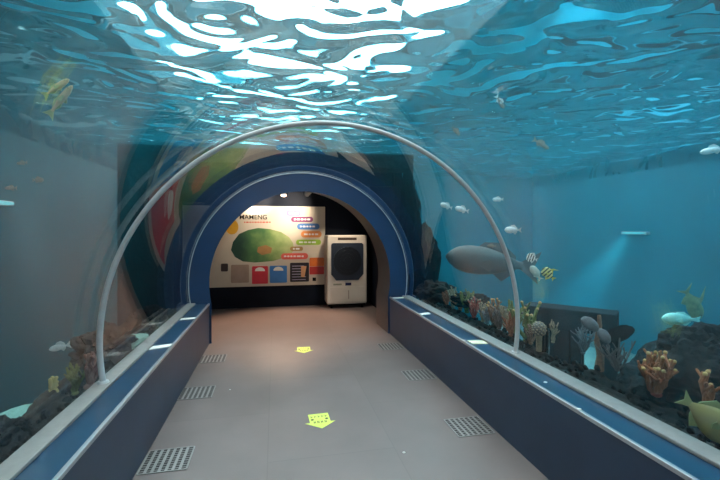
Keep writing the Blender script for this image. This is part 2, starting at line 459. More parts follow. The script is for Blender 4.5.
def card(u0, v0, u1, v1, c, lab, cap=None, lines=0, name='card'):
    o = child(name, flat(pill(u0, v0, u1, v1, 3, .02), .0, .008), P('card_'+lab.replace(' ', '_'), c, rough=.4), lab)
    if cap:
        um = (u0+u1)/2; bm = flat(px([(um+5*math.cos(a), v0+4.6-3.4*max(math.sin(a), -.15)) for a in [2*PI*i/20 for i in range(20)]]), .008, .003)
        obj('white_cap', bm, M['white'], o)
    if lines:
        bm = bmesh.new()
        for i in range(lines):
            v = v0+3.5+i*(v1-v0-6)/max(lines-1, 1); (x0, z0), (x1, z1) = px([(u0+2, v+.45), (u1-3-random.uniform(0, 3), v-.45)])
            box(bm, x0, x1, YF-.0105, YF-.0075, z0, z1)
        obj('lines', bm, P('pale_violet', (.45, .40, .55)) if lines > 3 else M['white'], o)
    return o
card(221, 263.5, 228, 271.5, (.05, .03, .03), 'small dark card')
card(231, 264.5, 249, 283, (.36, .27, .22), 'faded brown card')
card(252, 266, 268, 284, (.62, .025, .05), 'red card with white cap', cap=True)
card(269.8, 265.5, 287, 283, (.04, .20, .55), 'blue card with white cap', cap=True)
bc = card(290, 262.5, 309, 282, (.008, .006, .012), 'black card with pale lines', lines=6)
obj('orange_block', flat(px([(301, 266), (306.5, 266), (304.5, 277), (301, 277)]), .008, .003), P('soft_orange', (.75, .4, .2)), bc)
card(309.5, 257.5, 324, 266.3, (.70, .17, .02), 'orange card')
card(309.5, 266.3, 324, 274.5, (.50, .03, .03), 'dark red card')
child('icon', flat(px([(312.5, 277.5), (316, 277.5), (316, 281), (312.5, 281)]), 0), M['black'])
def text(s, u, v, h, mat, name, par):
    cu = bpy.data.curves.new(name, 'FONT'); cu.body = s; cu.size = h; cu.extrude = .002; cu.offset = .0015; cu.align_x = 'LEFT'
    to = bpy.data.objects.new(name, cu); COL.objects.link(to)
    bpy.context.view_layer.update()
    me = bpy.data.meshes.new_from_object(to.evaluated_get(bpy.context.evaluated_depsgraph_get()))
    bpy.data.objects.remove(to); me.materials.append(mat)
    o = bpy.data.objects.new(name, me); COL.objects.link(o); o.parent = par
    p = on_y(u, v, YF-.004); o.location = p - par.location; o.rotation_euler = (PI/2, 0, 0)
    return o
text('MAMENG', 239.2, 219.2, .128, M['black'], 'heading', pb)
bm = bmesh.new(); u = 244
while u < 270:
    w = random.uniform(1, 3); (x0, z0), (x1, z1) = px([(u, 222.9), (u+w, 221.6)]); box(bm, x0, x1, YF-.004, YF-.001, z0, z1); u += w+.8
child('subheading', bm, P('heading_red', (.55, .09, .05)), 'row of small red marks under the heading')

# ------------------------------------------------------------------ air cooler
ac = thing('air_cooler', 'tall cream portable air cooler with dark round grille by the end wall', 'air cooler', (1.41, 7.85, 0))
def acc(name, bm, mat, label=None, par=ac, smooth=False):
    return child(name, bm, mat, label, par, smooth)
YC = 7.85
bm = bmesh.new(); box(bm, 1.005, 1.815, YC, 8.27, .085, 1.455, bev=.03); acc('body', bm, M['cooler'])
gx0, gx1, gz0, gz1 = 1.085, 1.735, .56, 1.30
oct_ = [(gx0+.10, gz0), (gx1-.10, gz0), (gx1, gz0+.12), (gx1, gz1-.03), (gx1-.03, gz1), (gx0+.03, gz1), (gx0, gz1-.03), (gx0, gz0+.12)]
bm = bmesh.new(); prism(bm, oct_, lambda p, t: (p[0], YC-.012+t, p[1]), .02)
acc('grille', bm, P('grille_navy', (.018, .028, .05), rough=.4))
bm = bmesh.new()
gc = ((gx0+gx1)/2, (gz0+gz1)/2+.01)
bmesh.ops.create_cone(bm, cap_ends=True, segments=48, radius1=.285, radius2=.285, depth=.012, matrix=Matrix.Translation((gc[0], YC-.016, gc[1])) @ Matrix.Rotation(PI/2, 4, 'X'))
acc('fan_disc', bm, M['coolerdark'])
bm = bmesh.new()
for r in (.08, .15, .22, .28):
    tube(bm, [(gc[0]+r*math.cos(a), YC-.024, gc[1]+r*math.sin(a)) for a in [2*PI*i/40 for i in range(41)]], .003, 5, False)
acc('guard_rings', bm, M['coolerdark'])
acc('handle_slot', B((1.22, 1.60, YC-.004, YC+.02, 1.36, 1.41), bev=.004), P('slot_brown', (.06, .04, .03)), 'dark recess at the top')
acc('display', B((1.37, 1.49, YC-.006, YC+.01, .455, .51), bev=.003), P('display_blue', (.03, .035, .10), rough=.2), 'small blue control display')
acc('button_panel', B((1.13, 1.30, YC-.004, YC+.01, .465, .50), bev=.003), P('button_green', (.28, .31, .24)))
acc('water_tank_panel', B((1.06, 1.76, YC-.006, YC+.01, .13, .43), bev=.004), M['cooler'])
acc('level_gauge', B((1.425, 1.445, YC-.009, YC, .19, .36)), P('gauge', (.35, .30, .26)))
acc('base', B((1.04, 1.78, YC+.02, 8.24, .05, .10)), M['black'])
for x in (1.1, 1.72):
    for y in (YC+.07, 8.18):
        bm = bmesh.new()
        bmesh.ops.create_cone(bm, cap_ends=True, segments=16, radius1=.03, radius2=.03, depth=.03, matrix=Matrix.Translation((x, y, .0305)) @ Matrix.Rotation(PI/2, 4, 'Y'))
        acc('castor', bm, M['black'])

# ------------------------------------------------------------------ room spotlights
def spot_fixture(x, y, target, power, size, label, col=(1, .82, .62), blend=.6, drop=.38):
    t = thing('ceiling_spotlight', label, 'spotlight', (x, y, 2.62), group='warm spotlights of the end room')
    d = (Vector(target) - Vector((x, y, 2.62-drop))).normalized()
    rot = d.to_track_quat('-Z', 'Y').to_euler()
    bm = bmesh.new(); tube(bm, [(0, 0, 0), (0, 0, -drop+.02)], .009, 8); obj('stem', bm, M['black'], t, True)
    bm = bmesh.new(); bmesh.ops.create_cone(bm, cap_ends=True, segments=24, radius1=.05, radius2=.035, depth=.12)
    o = obj('lamp_head', bm, M['white'], t, True); o.location = (0, 0, -drop); o.rotation_euler = rot
    bm = bmesh.new(); bmesh.ops.create_cone(bm, cap_ends=True, segments=24, radius1=.042, radius2=.042, depth=.008)
    l = obj('lens', bm, emit_mat('warm_lens', col, 25), o, False); l.location = (0, 0, -.066)
    ld = bpy.data.lights.new('spot', 'SPOT'); ld.energy = power; ld.spot_size = math.radians(size); ld.spot_blend = blend; ld.color = col; ld.shadow_soft_size = .03
    lo = bpy.data.objects.new('spot_beam', ld); COL.objects.link(lo); lo.parent = t
    lo.location = Vector((0, 0, -drop)) + d*.085; lo.rotation_euler = rot
    return t
spot_fixture(-.35, 7.5, (-.40, 8.3, 2.2), 110, 64, 'warm ceiling spotlight washing the poster heading')
spot_fixture(.60, 7.35, (.10, 8.3, 1.90), 190, 92, 'white ceiling spotlight seen at the top of the portal opening', blend=1.0)
spot_fixture(.15, 7.25, (.15, 6.7, 0), 430, 85, 'ceiling spotlight aimed down at the floor before the poster', col=(1, .62, .40))
spot_fixture(1.25, 7.25, (1.2, 7.9, .9), 75, 75, 'ceiling spotlight aimed at the cream air cooler')

# added fill lamp behind the camera, put in to brighten the tunnel floor
el = thing('fill_lamp', 'added flat fill lamp under the crown of the tunnel behind the camera', 'lamp', (CX, -1.9, 2.39))
obj('housing', B((-.3, .3, -.3, .3, -.06, -.0)), M['white'], el)
obj('diffuser', B((-.27, .27, -.27, .27, -.07, -.06)), emit_mat('fill_diffuser', (1, .93, .87), 9), el)
ld = bpy.data.lights.new('entrance', 'AREA'); ld.energy = 75; ld.size = .5; ld.color = (1, .92, .85)
lo = bpy.data.objects.new('fill_light', ld); COL.objects.link(lo); lo.parent = el; lo.location = (0, 0, -.08); lo.rotation_euler = (math.radians(35), 0, 0)

# ------------------------------------------------------------------ tank
TX0, TX1, TY0, TY1, TZ0 = -3.4, 7.8, YB, 11.0, -1.2
def wave(x, y):
    a = noise.noise(Vector((x*.75, y*.75, 0)))*.07 + noise.noise(Vector((x*1.9+3, y*2.0, 4)))*.035 
    return WATER_Z + a
bm = bmesh.new()
NX, NY = 150, 170
grid = [[bm.verts.new((TX0+(TX1-TX0)*i/NX, TY0+(TY1-TY0)*j/NY, wave(TX0+(TX1-TX0)*i/NX, TY0+(TY1-TY0)*j/NY))) for j in range(NY+1)] for i in range(NX+1)]
for i in range(NX):
    for j in range(NY): bm.faces.new((grid[i][j], grid[i+1][j], grid[i+1][j+1], grid[i][j+1]))
loop = [grid[i][0] for i in range(NX+1)] + [grid[NX][j] for j in range(1, NY+1)] + [grid[i][NY] for i in range(NX-1, -1, -1)] + [grid[0][j] for j in range(NY-1, 0, -1)]
low = [bm.verts.new((v.co.x, v.co.y, TZ0)) for v in loop]
for i in range(len(loop)):
    k = (i+1) % len(loop); bm.faces.new((loop[i], low[i], low[k], loop[k]))
bm.faces.new(low)
water = obj('water', bm, M['water'])
def cutter(name, bm):
    return obj(name, bm, M['water'])
bm = bmesh.new()
cp = arc(R+.045, -2.45, 2.45, 96); cp = [(cp[0][0], -1.0)] + cp + [(cp[-1][0], -1.0)]
cp = [(CX-R+.32, -1.4)] + arc(R+.045, -glass_angle(R+.045), glass_angle(R+.045), 96) + [(CX+R-.32, -1.4)]
cp[0] = (cp[1][0], -1.4); cp[-1] = (cp[-2][0], -1.4)
prism(bm, cp, lambda p, t: (p[0], YB-.5+t, p[1]), YP+.05-YB+.5)
c1 = cutter('cut_a', bm)
c2 = cutter('cut_b', B((RX0-.11, RX1+.11, YP+.04, 8.43, -1.4, 2.73)))
for c in (c1, c2):
    md = water.modifiers.new('b', 'BOOLEAN'); md.operation = 'DIFFERENCE'; md.object = c; md.solver = 'EXACT'
bpy.context.view_layer.update()
me = bpy.data.meshes.new_from_object(water.evaluated_get(bpy.context.evaluated_depsgraph_get()))
water.modifiers.clear(); water.data = me
for c in (c1, c2): bpy.data.objects.remove(c)
for p in me.polygons: p.use_smooth = p.normal.z > .5 and p.center.z > WATER_Z-.3
tag(water, 'rippling blue water filling the tank around the tunnel', 'water', kind='stuff')

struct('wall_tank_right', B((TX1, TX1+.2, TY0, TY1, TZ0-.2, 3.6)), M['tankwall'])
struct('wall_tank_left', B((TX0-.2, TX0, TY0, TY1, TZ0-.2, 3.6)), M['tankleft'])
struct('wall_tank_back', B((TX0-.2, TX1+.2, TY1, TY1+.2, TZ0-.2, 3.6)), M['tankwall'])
struct('wall_tank_front', B((TX0-.2, -3.0, TY0-.2, TY0, TZ0-.2, 3.6), (4.0, TX1+.2, TY0-.2, TY0, TZ0-.2, 3.6), (-3.0, 4.0, TY0-.2, TY0-.12, 2.0, 3.6)), M['tankwall'])
struct('floor_tank', B((TX0, TX1, TY0, TY1, TZ0-.2, TZ0)), M['sand'])
# cladding of the block that carries the end room
struct('wall_block', B((RX0-.11, RX1+.11, YP+.05, 6.4, 2.52, 2.73), (RX0-.11, -1.36, YP+.05, 6.4, TZ0, 2.73), (2.1-.0, RX1+.12, YP+.05, 6.4, TZ0, 2.73)), M['rock'])

def rock(loc, size, seed, mat, label, rough=.35, name='rock', rot=0, sub=4, group=None, freq=1.3):
    bm = bmesh.new(); bmesh.ops.create_icosphere(bm, subdivisions=sub, radius=1)
    o_ = Vector((seed*3.7, seed*1.3, seed*7.1))
    for v in bm.verts:
        n = v.co.normalized()
        d = 1 + rough*(noise.noise(n*freq+o_) + .5*noise.noise(n*freq*2.7+o_) + .28*noise.noise(n*freq*6+o_) + .12*noise.noise(n*freq*14+o_))
        v.co = Vector((n.x*size[0], n.y*size[1], n.z*size[2]))*d
    o = obj(name, bm, mat, None, False, loc); o.rotation_euler = (0, 0, rot)
    return tag(o, label, 'rock', group)

# gravel banks along both glass sides
def bank(name, x0, x1, y0, y1, z, seed, label, edge_drop):
    bm = bmesh.new(); nx, ny = 26, int((y1-y0)/.06)
    g = []
    for i in range(nx+1):
        row = []
        for j in range(ny+1):
            t = i/nx; x = x0+(x1-x0)*t; y = y0+(y1-y0)*j/ny
            h = z + .05*noise.noise(Vector((x*2, y*2, seed))) + .03*noise.noise(Vector((x*9, y*9, seed))) + .02*noise.noise(Vector((x*24, y*24, seed)))
            if t > edge_drop:
                h -= ((t-edge_drop)/(1-edge_drop))**1.3*(z-TZ0-.05)
            row.append(bm.verts.new((x, y, max(h, TZ0+.005))))
        g.append(row)
    for i in range(nx):
        for j in range(ny): bm.faces.new((g[i][j], g[i+1][j], g[i+1][j+1], g[i][j+1]))
    ext = [v for v in bm.verts]
    bo = bmesh.ops.extrude_face_region(bm, geom=bm.faces[:])
    for v in [q for q in bo['geom'] if isinstance(q, bmesh.types.BMVert)]: v.co.z = TZ0+.002
    # loose pebbles on top
    rnd = random.Random(seed)
    for k in range(420):
        t = rnd.random()*edge_drop; x = x0+(x1-x0)*t + (.02 if x1 > x0 else -.02); y = rnd.uniform(y0, y1)
        h = z + .05*noise.noise(Vector((x*2, y*2, seed))) + .03*noise.noise(Vector((x*9, y*9, seed)))
        r = bmesh.ops.create_icosphere(bm, subdivisions=1, radius=rnd.uniform(.012, .035))['verts']
        e = Euler((rnd.random()*6, rnd.random()*6, rnd.random()*6)).to_matrix()
        for v in r: v.co = e @ Vector((v.co.x*1.3, v.co.y, v.co.z*.7)) + Vector((x, y, h+.008))
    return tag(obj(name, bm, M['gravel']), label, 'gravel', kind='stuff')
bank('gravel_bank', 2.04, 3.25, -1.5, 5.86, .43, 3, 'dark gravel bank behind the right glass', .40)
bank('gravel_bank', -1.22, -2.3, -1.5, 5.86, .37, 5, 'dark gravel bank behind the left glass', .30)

# hall, skylights and added fill lamps above the tank
struct('ceiling_hall', B((-9, 13, -5, 32, 6.4, 6.6)), P('hall_ceiling', (.10, .12, .13), rough=.8))
def panel_lamp(x0, x1, y0, y1, z, s, label, col=(1, .84, .80)):
    t = thing('skylight', label, 'skylight', ((x0+x1)/2, (y0+y1)/2, z), group='bright skylights over the tank')
    w, l = (x1-x0)/2, (y1-y0)/2
    obj('frame', B((-w-.06, w+.06, -l-.06, -l, -.04, .2), (-w-.06, w+.06, l, l+.06, -.04, .2), (-w-.06, -w, -l, l, -.04, .2), (w, w+.06, -l, l, -.04, .2)), M['white'], t)
    obj('pane', B((-w, w, -l, l, 0, .03)), emit_mat('daylight_pane', col, s), t)
    return t
panel_lamp(-3.6, 4.6, -1.0, 7.0, 6.19, 6.6, 'bright skylight in the hall ceiling above the tunnel')
panel_lamp(-3.6, 4.6, 7.2, 30.0, 6.19, 14.5, 'long brighter skylight in the hall ceiling beyond the portal')
def tank_fill_lamp(x, y, power, label, col=(1, .93, .86), size=110):  # added spot that brightens and tints the water on the right
    t = thing('tank_fill_lamp', label, 'lamp', (x, y, 6.4), group='added fill lamps over the water')
    bm = bmesh.new(); bmesh.ops.create_cone(bm, cap_ends=True, segments=20, radius1=.16, radius2=.06, depth=.25, matrix=Matrix.Translation((0, 0, -.13)))
    obj('shade', bm, M['steel'], t, True)
    ld = bpy.data.lights.new('spot', 'SPOT'); ld.energy = power; ld.spot_size = math.radians(size); ld.spot_blend = .5; ld.color = col; ld.shadow_soft_size = .1
    lo = bpy.data.objects.new('fill_beam', ld); COL.objects.link(lo); lo.parent = t; lo.location = (0, 0, -.36)
for x, y, p, lab in ((5.3, 2.5, 4200, 'added fill lamp over the near right side of the tank'), (5.7, 6.5, 4600, 'added fill lamp over the far right side of the tank')):
    tank_fill_lamp(x, y, p, lab, (.42, .88, 1), 100)

def flood(u, v, wall_x, w, label, power, aim, col):
    d = wall_x/((u-360)/400*CS + SN); p = at(u, v, d)
    s = 1 if wall_x > 0 else -1
    t = thing('flood_lamp', label, 'lamp', p, group='underwater flood lamps on the tank walls')
    obj('housing', B((min(0, s*.12), max(0, s*.12), -w/2, w/2, -.03, .03), bev=.01), M['steel'], t)
    bm = bmesh.new(); bmesh.ops.create_uvsphere(bm, u_segments=24, v_segments=12, radius=1)
    for q in bm.verts: q.co = Vector((q.co.x*.05, q.co.y*(w/2-.02), q.co.z*.024))
    obj('lens', bm, emit_mat('lamp_lens', (col[0]*.5, col[1]*.8, col[2]*.8), 1.0), t, True)
    ld = bpy.data.lights.new('flood', 'SPOT'); ld.energy = power; ld.spot_size = math.radians(38); ld.spot_blend = .8; ld.color = col; ld.shadow_soft_size = .15
    lo = bpy.data.objects.new('flood_beam', ld); COL.objects.link(lo); lo.parent = t
    dv = Vector(aim).normalized()
    lo.location = (-s*.06, 0, 0); lo.rotation_euler = dv.to_track_quat('-Z', 'Y').to_euler()
flood(633, 233, TX1-.12, .62, 'underwater flood lamp glowing on the far right tank wall', 3800, (-.55, .15, -.8), (.55, .95, 1))
flood(4, 203, TX0+.12, .4, 'underwater flood lamp glowing on the left tank wall', 250, (.5, -.2, -.8), (.7, .97, 1))

# ------------------------------------------------------------------ rocks and sunken timbers
rocks = [
 # u, v, depth, size, rot, mat, label
 (672, 388, 3.5, (.60, .36, .34), .5, 'rock', 'broad dark rock hump rising behind the orange coral', .3),
 (718, 372, 2.95, (.42, .36, .34), .2, 'rock', 'dark rock at the right edge of the view behind yellow fish', .3),
 (697, 340, 3.45, (.07, .075, .14), 0, 'rock', 'small rounded dark knob standing on top of the rock hump', .15),
 (423, 262, 6.7, (.22, .36, .62), .2, 'rock', 'tall dark rock leaning against the right side of the portal', .4),
 (408, 215, 6.7, (.12, .36, .60), .1, 'rock', 'high dark rock beside the top right of the portal', .4),
 (436, 292, 6.3, (.22, .3, .18), .6, 'rockbrown', 'low brown rock at the foot of the tall dark rock', .4),
 (470, 300, 5.6, (.22, .26, .10), .3, 'rock', 'low dark rock under the first row of small corals', .4),
 (503, 314, 4.95, (.24, .22, .09), .7, 'rockbrown', 'low brown rock under the small corals beside the rib', .4),
 (50, 416, 2.85, (.13, .7, .15), .16, 'rockbrown', 'long brown rock lying along the left glass', .3),
 (112, 348, 3.9, (.26, .5, .22), .0, 'rockbrown', 'reddish brown rock behind the steel rib on the left', .4),
 (2, 446, 2.45, (.16, .3, .14), .5, 'rock', 'dark rock in the lower left corner of the view', .4),
 (146, 322, 4.85, (.2, .34, .2), .1, 'rock', 'dark rock on the left near the portal', .4),
]
for i, (u, v, d, sz, rot, m, lab, rg) in enumerate(rocks):
    rock(at(u, v, d), sz, i+2, M[m], lab, rg, rot=rot, sub=5 if d < 4 else 4, freq=1.6)

pa, pb2 = at(524, 304, 4.55), at(617, 316, 4.02)
dirx = (pb2-pa); L = dirx.length; ang = math.atan2(dirx.y, dirx.x)
tb = thing('sunken_platform', 'dark sunken timber platform on short legs behind the right glass', 'platform', (pa.x, pa.y, TZ0), (0, 0, ang))
zt = (pa.z+pb2.z)/2 - TZ0
bm = bmesh.new(); box(bm, 0, L, 0, .28, zt-.23, zt, bev=.012); obj('deck', bm, M['wood'], tb)
for k, (x, w_) in enumerate(((.10, .11), (.36, .10), (.52, .05), (.93, .22), (L-.05, .04))):
    for y in ((.06, .22) if k != 3 else (.06,)):
        obj('leg', B((x-w_, min(x+w_, L), y-.05, y+.05, 0, zt-.22), bev=.01), M['wood'], tb)

# ------------------------------------------------------------------ corals
def branchy(name, label, cat, base, h, n, spread, r, mat, tip=None, seed=0, lean=(0, 0), sub=2, mat_base=None, wav=.18, group=None):
    rnd = random.Random(seed)
    t = thing(name, label, cat, base, (0, 0, rnd.random()*6), group)
    bm = bmesh.new(); bmesh.ops.create_icosphere(bm, subdivisions=3, radius=r*2.2)
    for v in bm.verts:
        v.co *= 1 + .25*noise.noise(v.co*30 + Vector((seed, 0, 0))); v.co.z *= .6
    obj('base', bm, mat_base or mat, t, True)
    for i in range(n):
        a = 2*PI*i/n + rnd.uniform(-.4, .4); sp = spread*rnd.uniform(.25, 1); hh = h*rnd.uniform(.6, 1)
        if i == 0: sp *= .2; hh = h
        end = Vector((math.cos(a)*sp + lean[0], math.sin(a)*sp + lean[1], hh))
        pts = []
        for k in range(6):
            q = k/5; p = Vector((end.x*q**.8, end.y*q**.8, end.z*q))
            p += Vector((rnd.uniform(-1, 1), rnd.uniform(-1, 1), 0))*h*wav*.3*(1 if 0 < k else 0)
            pts.append(p)
        rr = [r*(1.15-.45*k/5)*rnd.uniform(.88, 1.12) for k in range(6)]
        bm = bmesh.new(); tube(bm, pts, rr, 8)
        bmesh.ops.create_icosphere(bm, subdivisions=2, radius=rr[-1]*1.05, matrix=Matrix.Translation(pts[-1]))
        for s in range(sub):
            k = rnd.choice((2, 3, 4)); p0 = pts[k]; dv = Vector((rnd.uniform(-1, 1), rnd.uniform(-1, 1), rnd.uniform(.3, 1.2))).normalized()
            l = h*rnd.uniform(.16, .30)
            tube(bm, [p0, p0+dv*l*.5, p0+dv*l+Vector((0, 0, l*.15))], [rr[k]*.8, rr[k]*.7, rr[k]*.6], 7)
            bmesh.ops.create_icosphere(bm, subdivisions=1, radius=rr[k]*.62, matrix=Matrix.Translation(p0+dv*l+Vector((0, 0, l*.15))))
        b = obj('branch', bm, mat, t, True)
        if tip:
            bm = bmesh.new(); bmesh.ops.create_icosphere(bm, subdivisions=2, radius=rr[-1]*1.25, matrix=Matrix.Translation(pts[-1]+Vector((0, 0, rr[-1]*.5))))
            obj('tip', bm, tip, b, True)
    return t
C = dict(
 orange=P('coral_orange', (.36, .13, .055), rough=.8, var=.4, scale=30, bump=.5), red=P('coral_red', (.30, .055, .04), rough=.8, var=.3, scale=30, bump=.5),
 tip=P('coral_yellow_tip', (.50, .33, .13), rough=.8, scale=30), cream=P('coral_cream', (.32, .26, .18), rough=.85, var=.3, scale=40, bump=.4),
 blue=P('coral_bluegrey', (.17, .20, .23), rough=.85, var=.3, scale=40), brown=P('coral_brown', (.24, .13, .08), rough=.85, var=.4, scale=40, bump=.4),
 olive=P('coral_olive', (.16, .20, .06), rough=.85, var=.4, scale=40), pink=P('coral_pink', (.26, .13, .11), rough=.85, var=.3, scale=40),
 grey=P('coral_grey', (.13, .12, .12), rough=.85, var=.35, scale=40), yellow=P('coral_yellow', (.50, .42, .18), rough=.8, scale=30), rust=P('coral_rust', (.30, .09, .04), rough=.85, var=.4, scale=40))
def ground(u, v): return at(u, v, 460/(v-228))
branchy('finger_coral', 'stout orange-red finger coral with yellow tips behind the right glass', 'coral', ground(656, 394), .28, 17, .11, .015, C['orange'], C['tip'], 3, sub=4, mat_base=C['red'])
branchy('finger_coral', 'slim orange coral column standing above the yellow fish', 'coral', ground(706, 412), .25, 3, .045, .017, C['orange'], C['tip'], 8, lean=(0, .0), sub=4)
branchy('staghorn_coral', 'pale blue-grey staghorn coral in front of the sunken platform', 'coral', ground(583, 353), .27, 10, .10, .009, C['blue'], None, 5, sub=3)
branchy('staghorn_coral', 'grey twiggy coral between the pale plate coral and the orange coral', 'coral', ground(617, 370), .26, 9, .13, .008, C['grey'], None, 6, sub=3)
branchy('staghorn_coral', 'small pale coral fork beside the speckled round coral', 'coral', ground(553, 342), .22, 6, .06, .008, C['cream'], None, 9, sub=1)
# trunk coral with pale plates
t = thing('plate_coral', 'brown trunk-like coral carrying two pale plates before the sunken platform', 'coral', ground(599, 367))
bm = bmesh.new(); tube(bm, [(0, 0, -.03), (.012, 0, .1), (-.012, .01, .22), (.006, 0, .34), (0, 0, .43)], [.035, .026, .022, .018, .012], 10)
for v in bm.verts: v.co += Vector((noise.noise(v.co*40), noise.noise(v.co*40+Vector((9, 0, 0))), 0))*.012
obj('trunk', bm, C['brown'], t, True)
def plate(u, v, d, rx, rz, tilt, mat, par=None):
    bm = bmesh.new(); bmesh.ops.create_uvsphere(bm, u_segments=28, v_segments=12, radius=1)
    for q in bm.verts:
        w_ = 1 + .10*noise.noise(q.co*2.5)
        q.co = Vector((q.co.x*rx*w_, q.co.y*.018, q.co.z*rz*w_))
    o = obj('plate', bm, mat, par, True); o.location = at(u, v, d) - (par.location if par else Vector()); o.rotation_euler = (0, tilt, -TH-.2)
    return o
plate(590, 324, 3.12, .075, .045, .65, C['blue'], t); plate(604, 336, 3.10, .065, .04, .9, C['blue'], t)
t = thing('plate_coral', 'dark slanted plate coral on a stalk beside the end of the sunken platform', 'coral', ground(618, 366))
o = plate(619, 334, 3.25, .12, .062, -.45, M['rock'], t)
bm = bmesh.new(); tip_ = at(617, 340, 3.25)-t.location; tube(bm, [(0, 0, -.02), tip_*.5, tip_], [.03, .02, .016], 8); obj('stalk', bm, M['rock'], t, True)
# speckled round coral
t = thing('round_coral', 'speckled cream round coral on a short stalk right of the rib', 'coral', ground(539, 349))
bm = bmesh.new(); tube(bm, [(0, 0, -.02), (0, 0, .14)], [.025, .03], 8); obj('stalk', bm, C['cream'], t, True)
bm = bmesh.new(); rr_ = random.Random(4)
bmesh.ops.create_icosphere(bm, subdivisions=3, radius=.062)
for v in bm.verts: v.co = Vector((v.co.x, v.co.y, v.co.z*1.1+.19))
obj('head', bm, C['grey'], t, True)
bm = bmesh.new()
for i in range(70):
    z = 1-2*(i+.5)/70; a = i*2.4; s = math.sqrt(1-z*z)
    bmesh.ops.create_icosphere(bm, subdivisions=1, radius=rr_.uniform(.007, .012), matrix=Matrix.Translation((.062*s*math.cos(a), .062*s*math.sin(a), .19+.068*z)))
tag(obj('knobs', bm, C['cream'], t, True), 'pale knobs all over the head', kind='stuff')

strip_corals = [
 (408, 291, .22, 'brown', None, 7, 'thin brown coral tuft closest to the portal on the right'), (421, 296, .30, 'rust', None, 4, 'tall rust coral stem near the portal on the right'),
 (429, 298, .20, 'grey', None, 6, 'short grey coral between tall rust stem and brown rock'), (436, 300, .22, 'pink', 'cream', 5, 'pinkish coral with cream tips past the portal end'),
 (447, 305, .19, 'rust', None, 6, 'small rust coral at the start of the dense coral row'), (453, 307, .25, 'cream', None, 6, 'cream coral cluster third in the dense coral row'),
 (460, 310, .22, 'orange', 'tip', 5, 'orange coral with yellow tips in the dense coral row'), (467, 312, .26, 'olive', None, 7, 'olive green coral fan left of the red coral'),
 (474, 317, .22, 'red', 'cream', 6, 'red coral with cream tips in middle of the coral row'), (483, 321, .20, 'cream', None, 6, 'pale coral between the red coral and the brown coral'),
 (487, 323, .17, 'blue', None, 7, 'low blue-grey coral in the dense coral row'), (494, 324, .25, 'brown', 'tip', 6, 'brown coral with orange tips two along from the rib'),
 (499, 328, .20, 'grey', None, 8, 'grey bushy coral low beside the ledge sill'), (505, 330, .23, 'cream', None, 5, 'cream upright coral just left of the steel rib'),
 (511, 335, .22, 'rust', None, 6, 'dark rust coral touching the rib from the left'), (514, 333, .30, 'olive', None, 4, 'thin olive stalks directly left of the rib'),
 (527, 340, .33, 'olive', 'tip', 5, 'olive and yellow coral stalks directly right of the rib'), (531, 343, .16, 'brown', None, 6, 'low brown coral right of the rib foot'),
]
for i, (u, v, h, m, tp, n, lab) in enumerate(strip_corals):
    branchy('branch_coral', lab, 'coral', ground(u, v), h*1.15, n+3, h*.42, h*.045+.003, C[m], C[tp] if tp else None, 20+i, sub=2, group='branching corals along the right glass')
# left side
branchy('finger_coral', 'small pale yellow finger coral behind the left glass', 'coral', at(53, 391, 2.95), .10, 5, .03, .016, C['yellow'], None, 50, sub=0)
branchy('branch_coral', 'olive green coral tuft left of the steel rib behind glass', 'coral', at(75, 393, 2.75), .19, 8, .07, .010, C['olive'], None, 51, sub=2)
branchy('branch_coral', 'brownish pink coral close to the rib on the left side', 'coral', at(90, 386, 2.72), .22, 6, .08, .016, C['pink'], None, 52, sub=2)
for u, v, d, s, lab in ((12, 428, 3.1, (.25, .36, .11), 'pale turquoise sand mound at the lower left edge'), (70, 400, 3.5, (.14, .22, .10), 'pale turquoise sand mound behind the olive coral'), (130, 341, 4.0, (.14, .3, .07), 'pale sand patch left of the ledge strip reflections')):
    o = rock(at(u, v, d), s, u, P('water_tinted_sand', (.22, .38, .33), rough=.9, var=.15, scale=20), lab, .18, 'sand_mound')  # turquoise cast of the lit water is mixed into the sand colour
    o['category'] = 'sand mound'

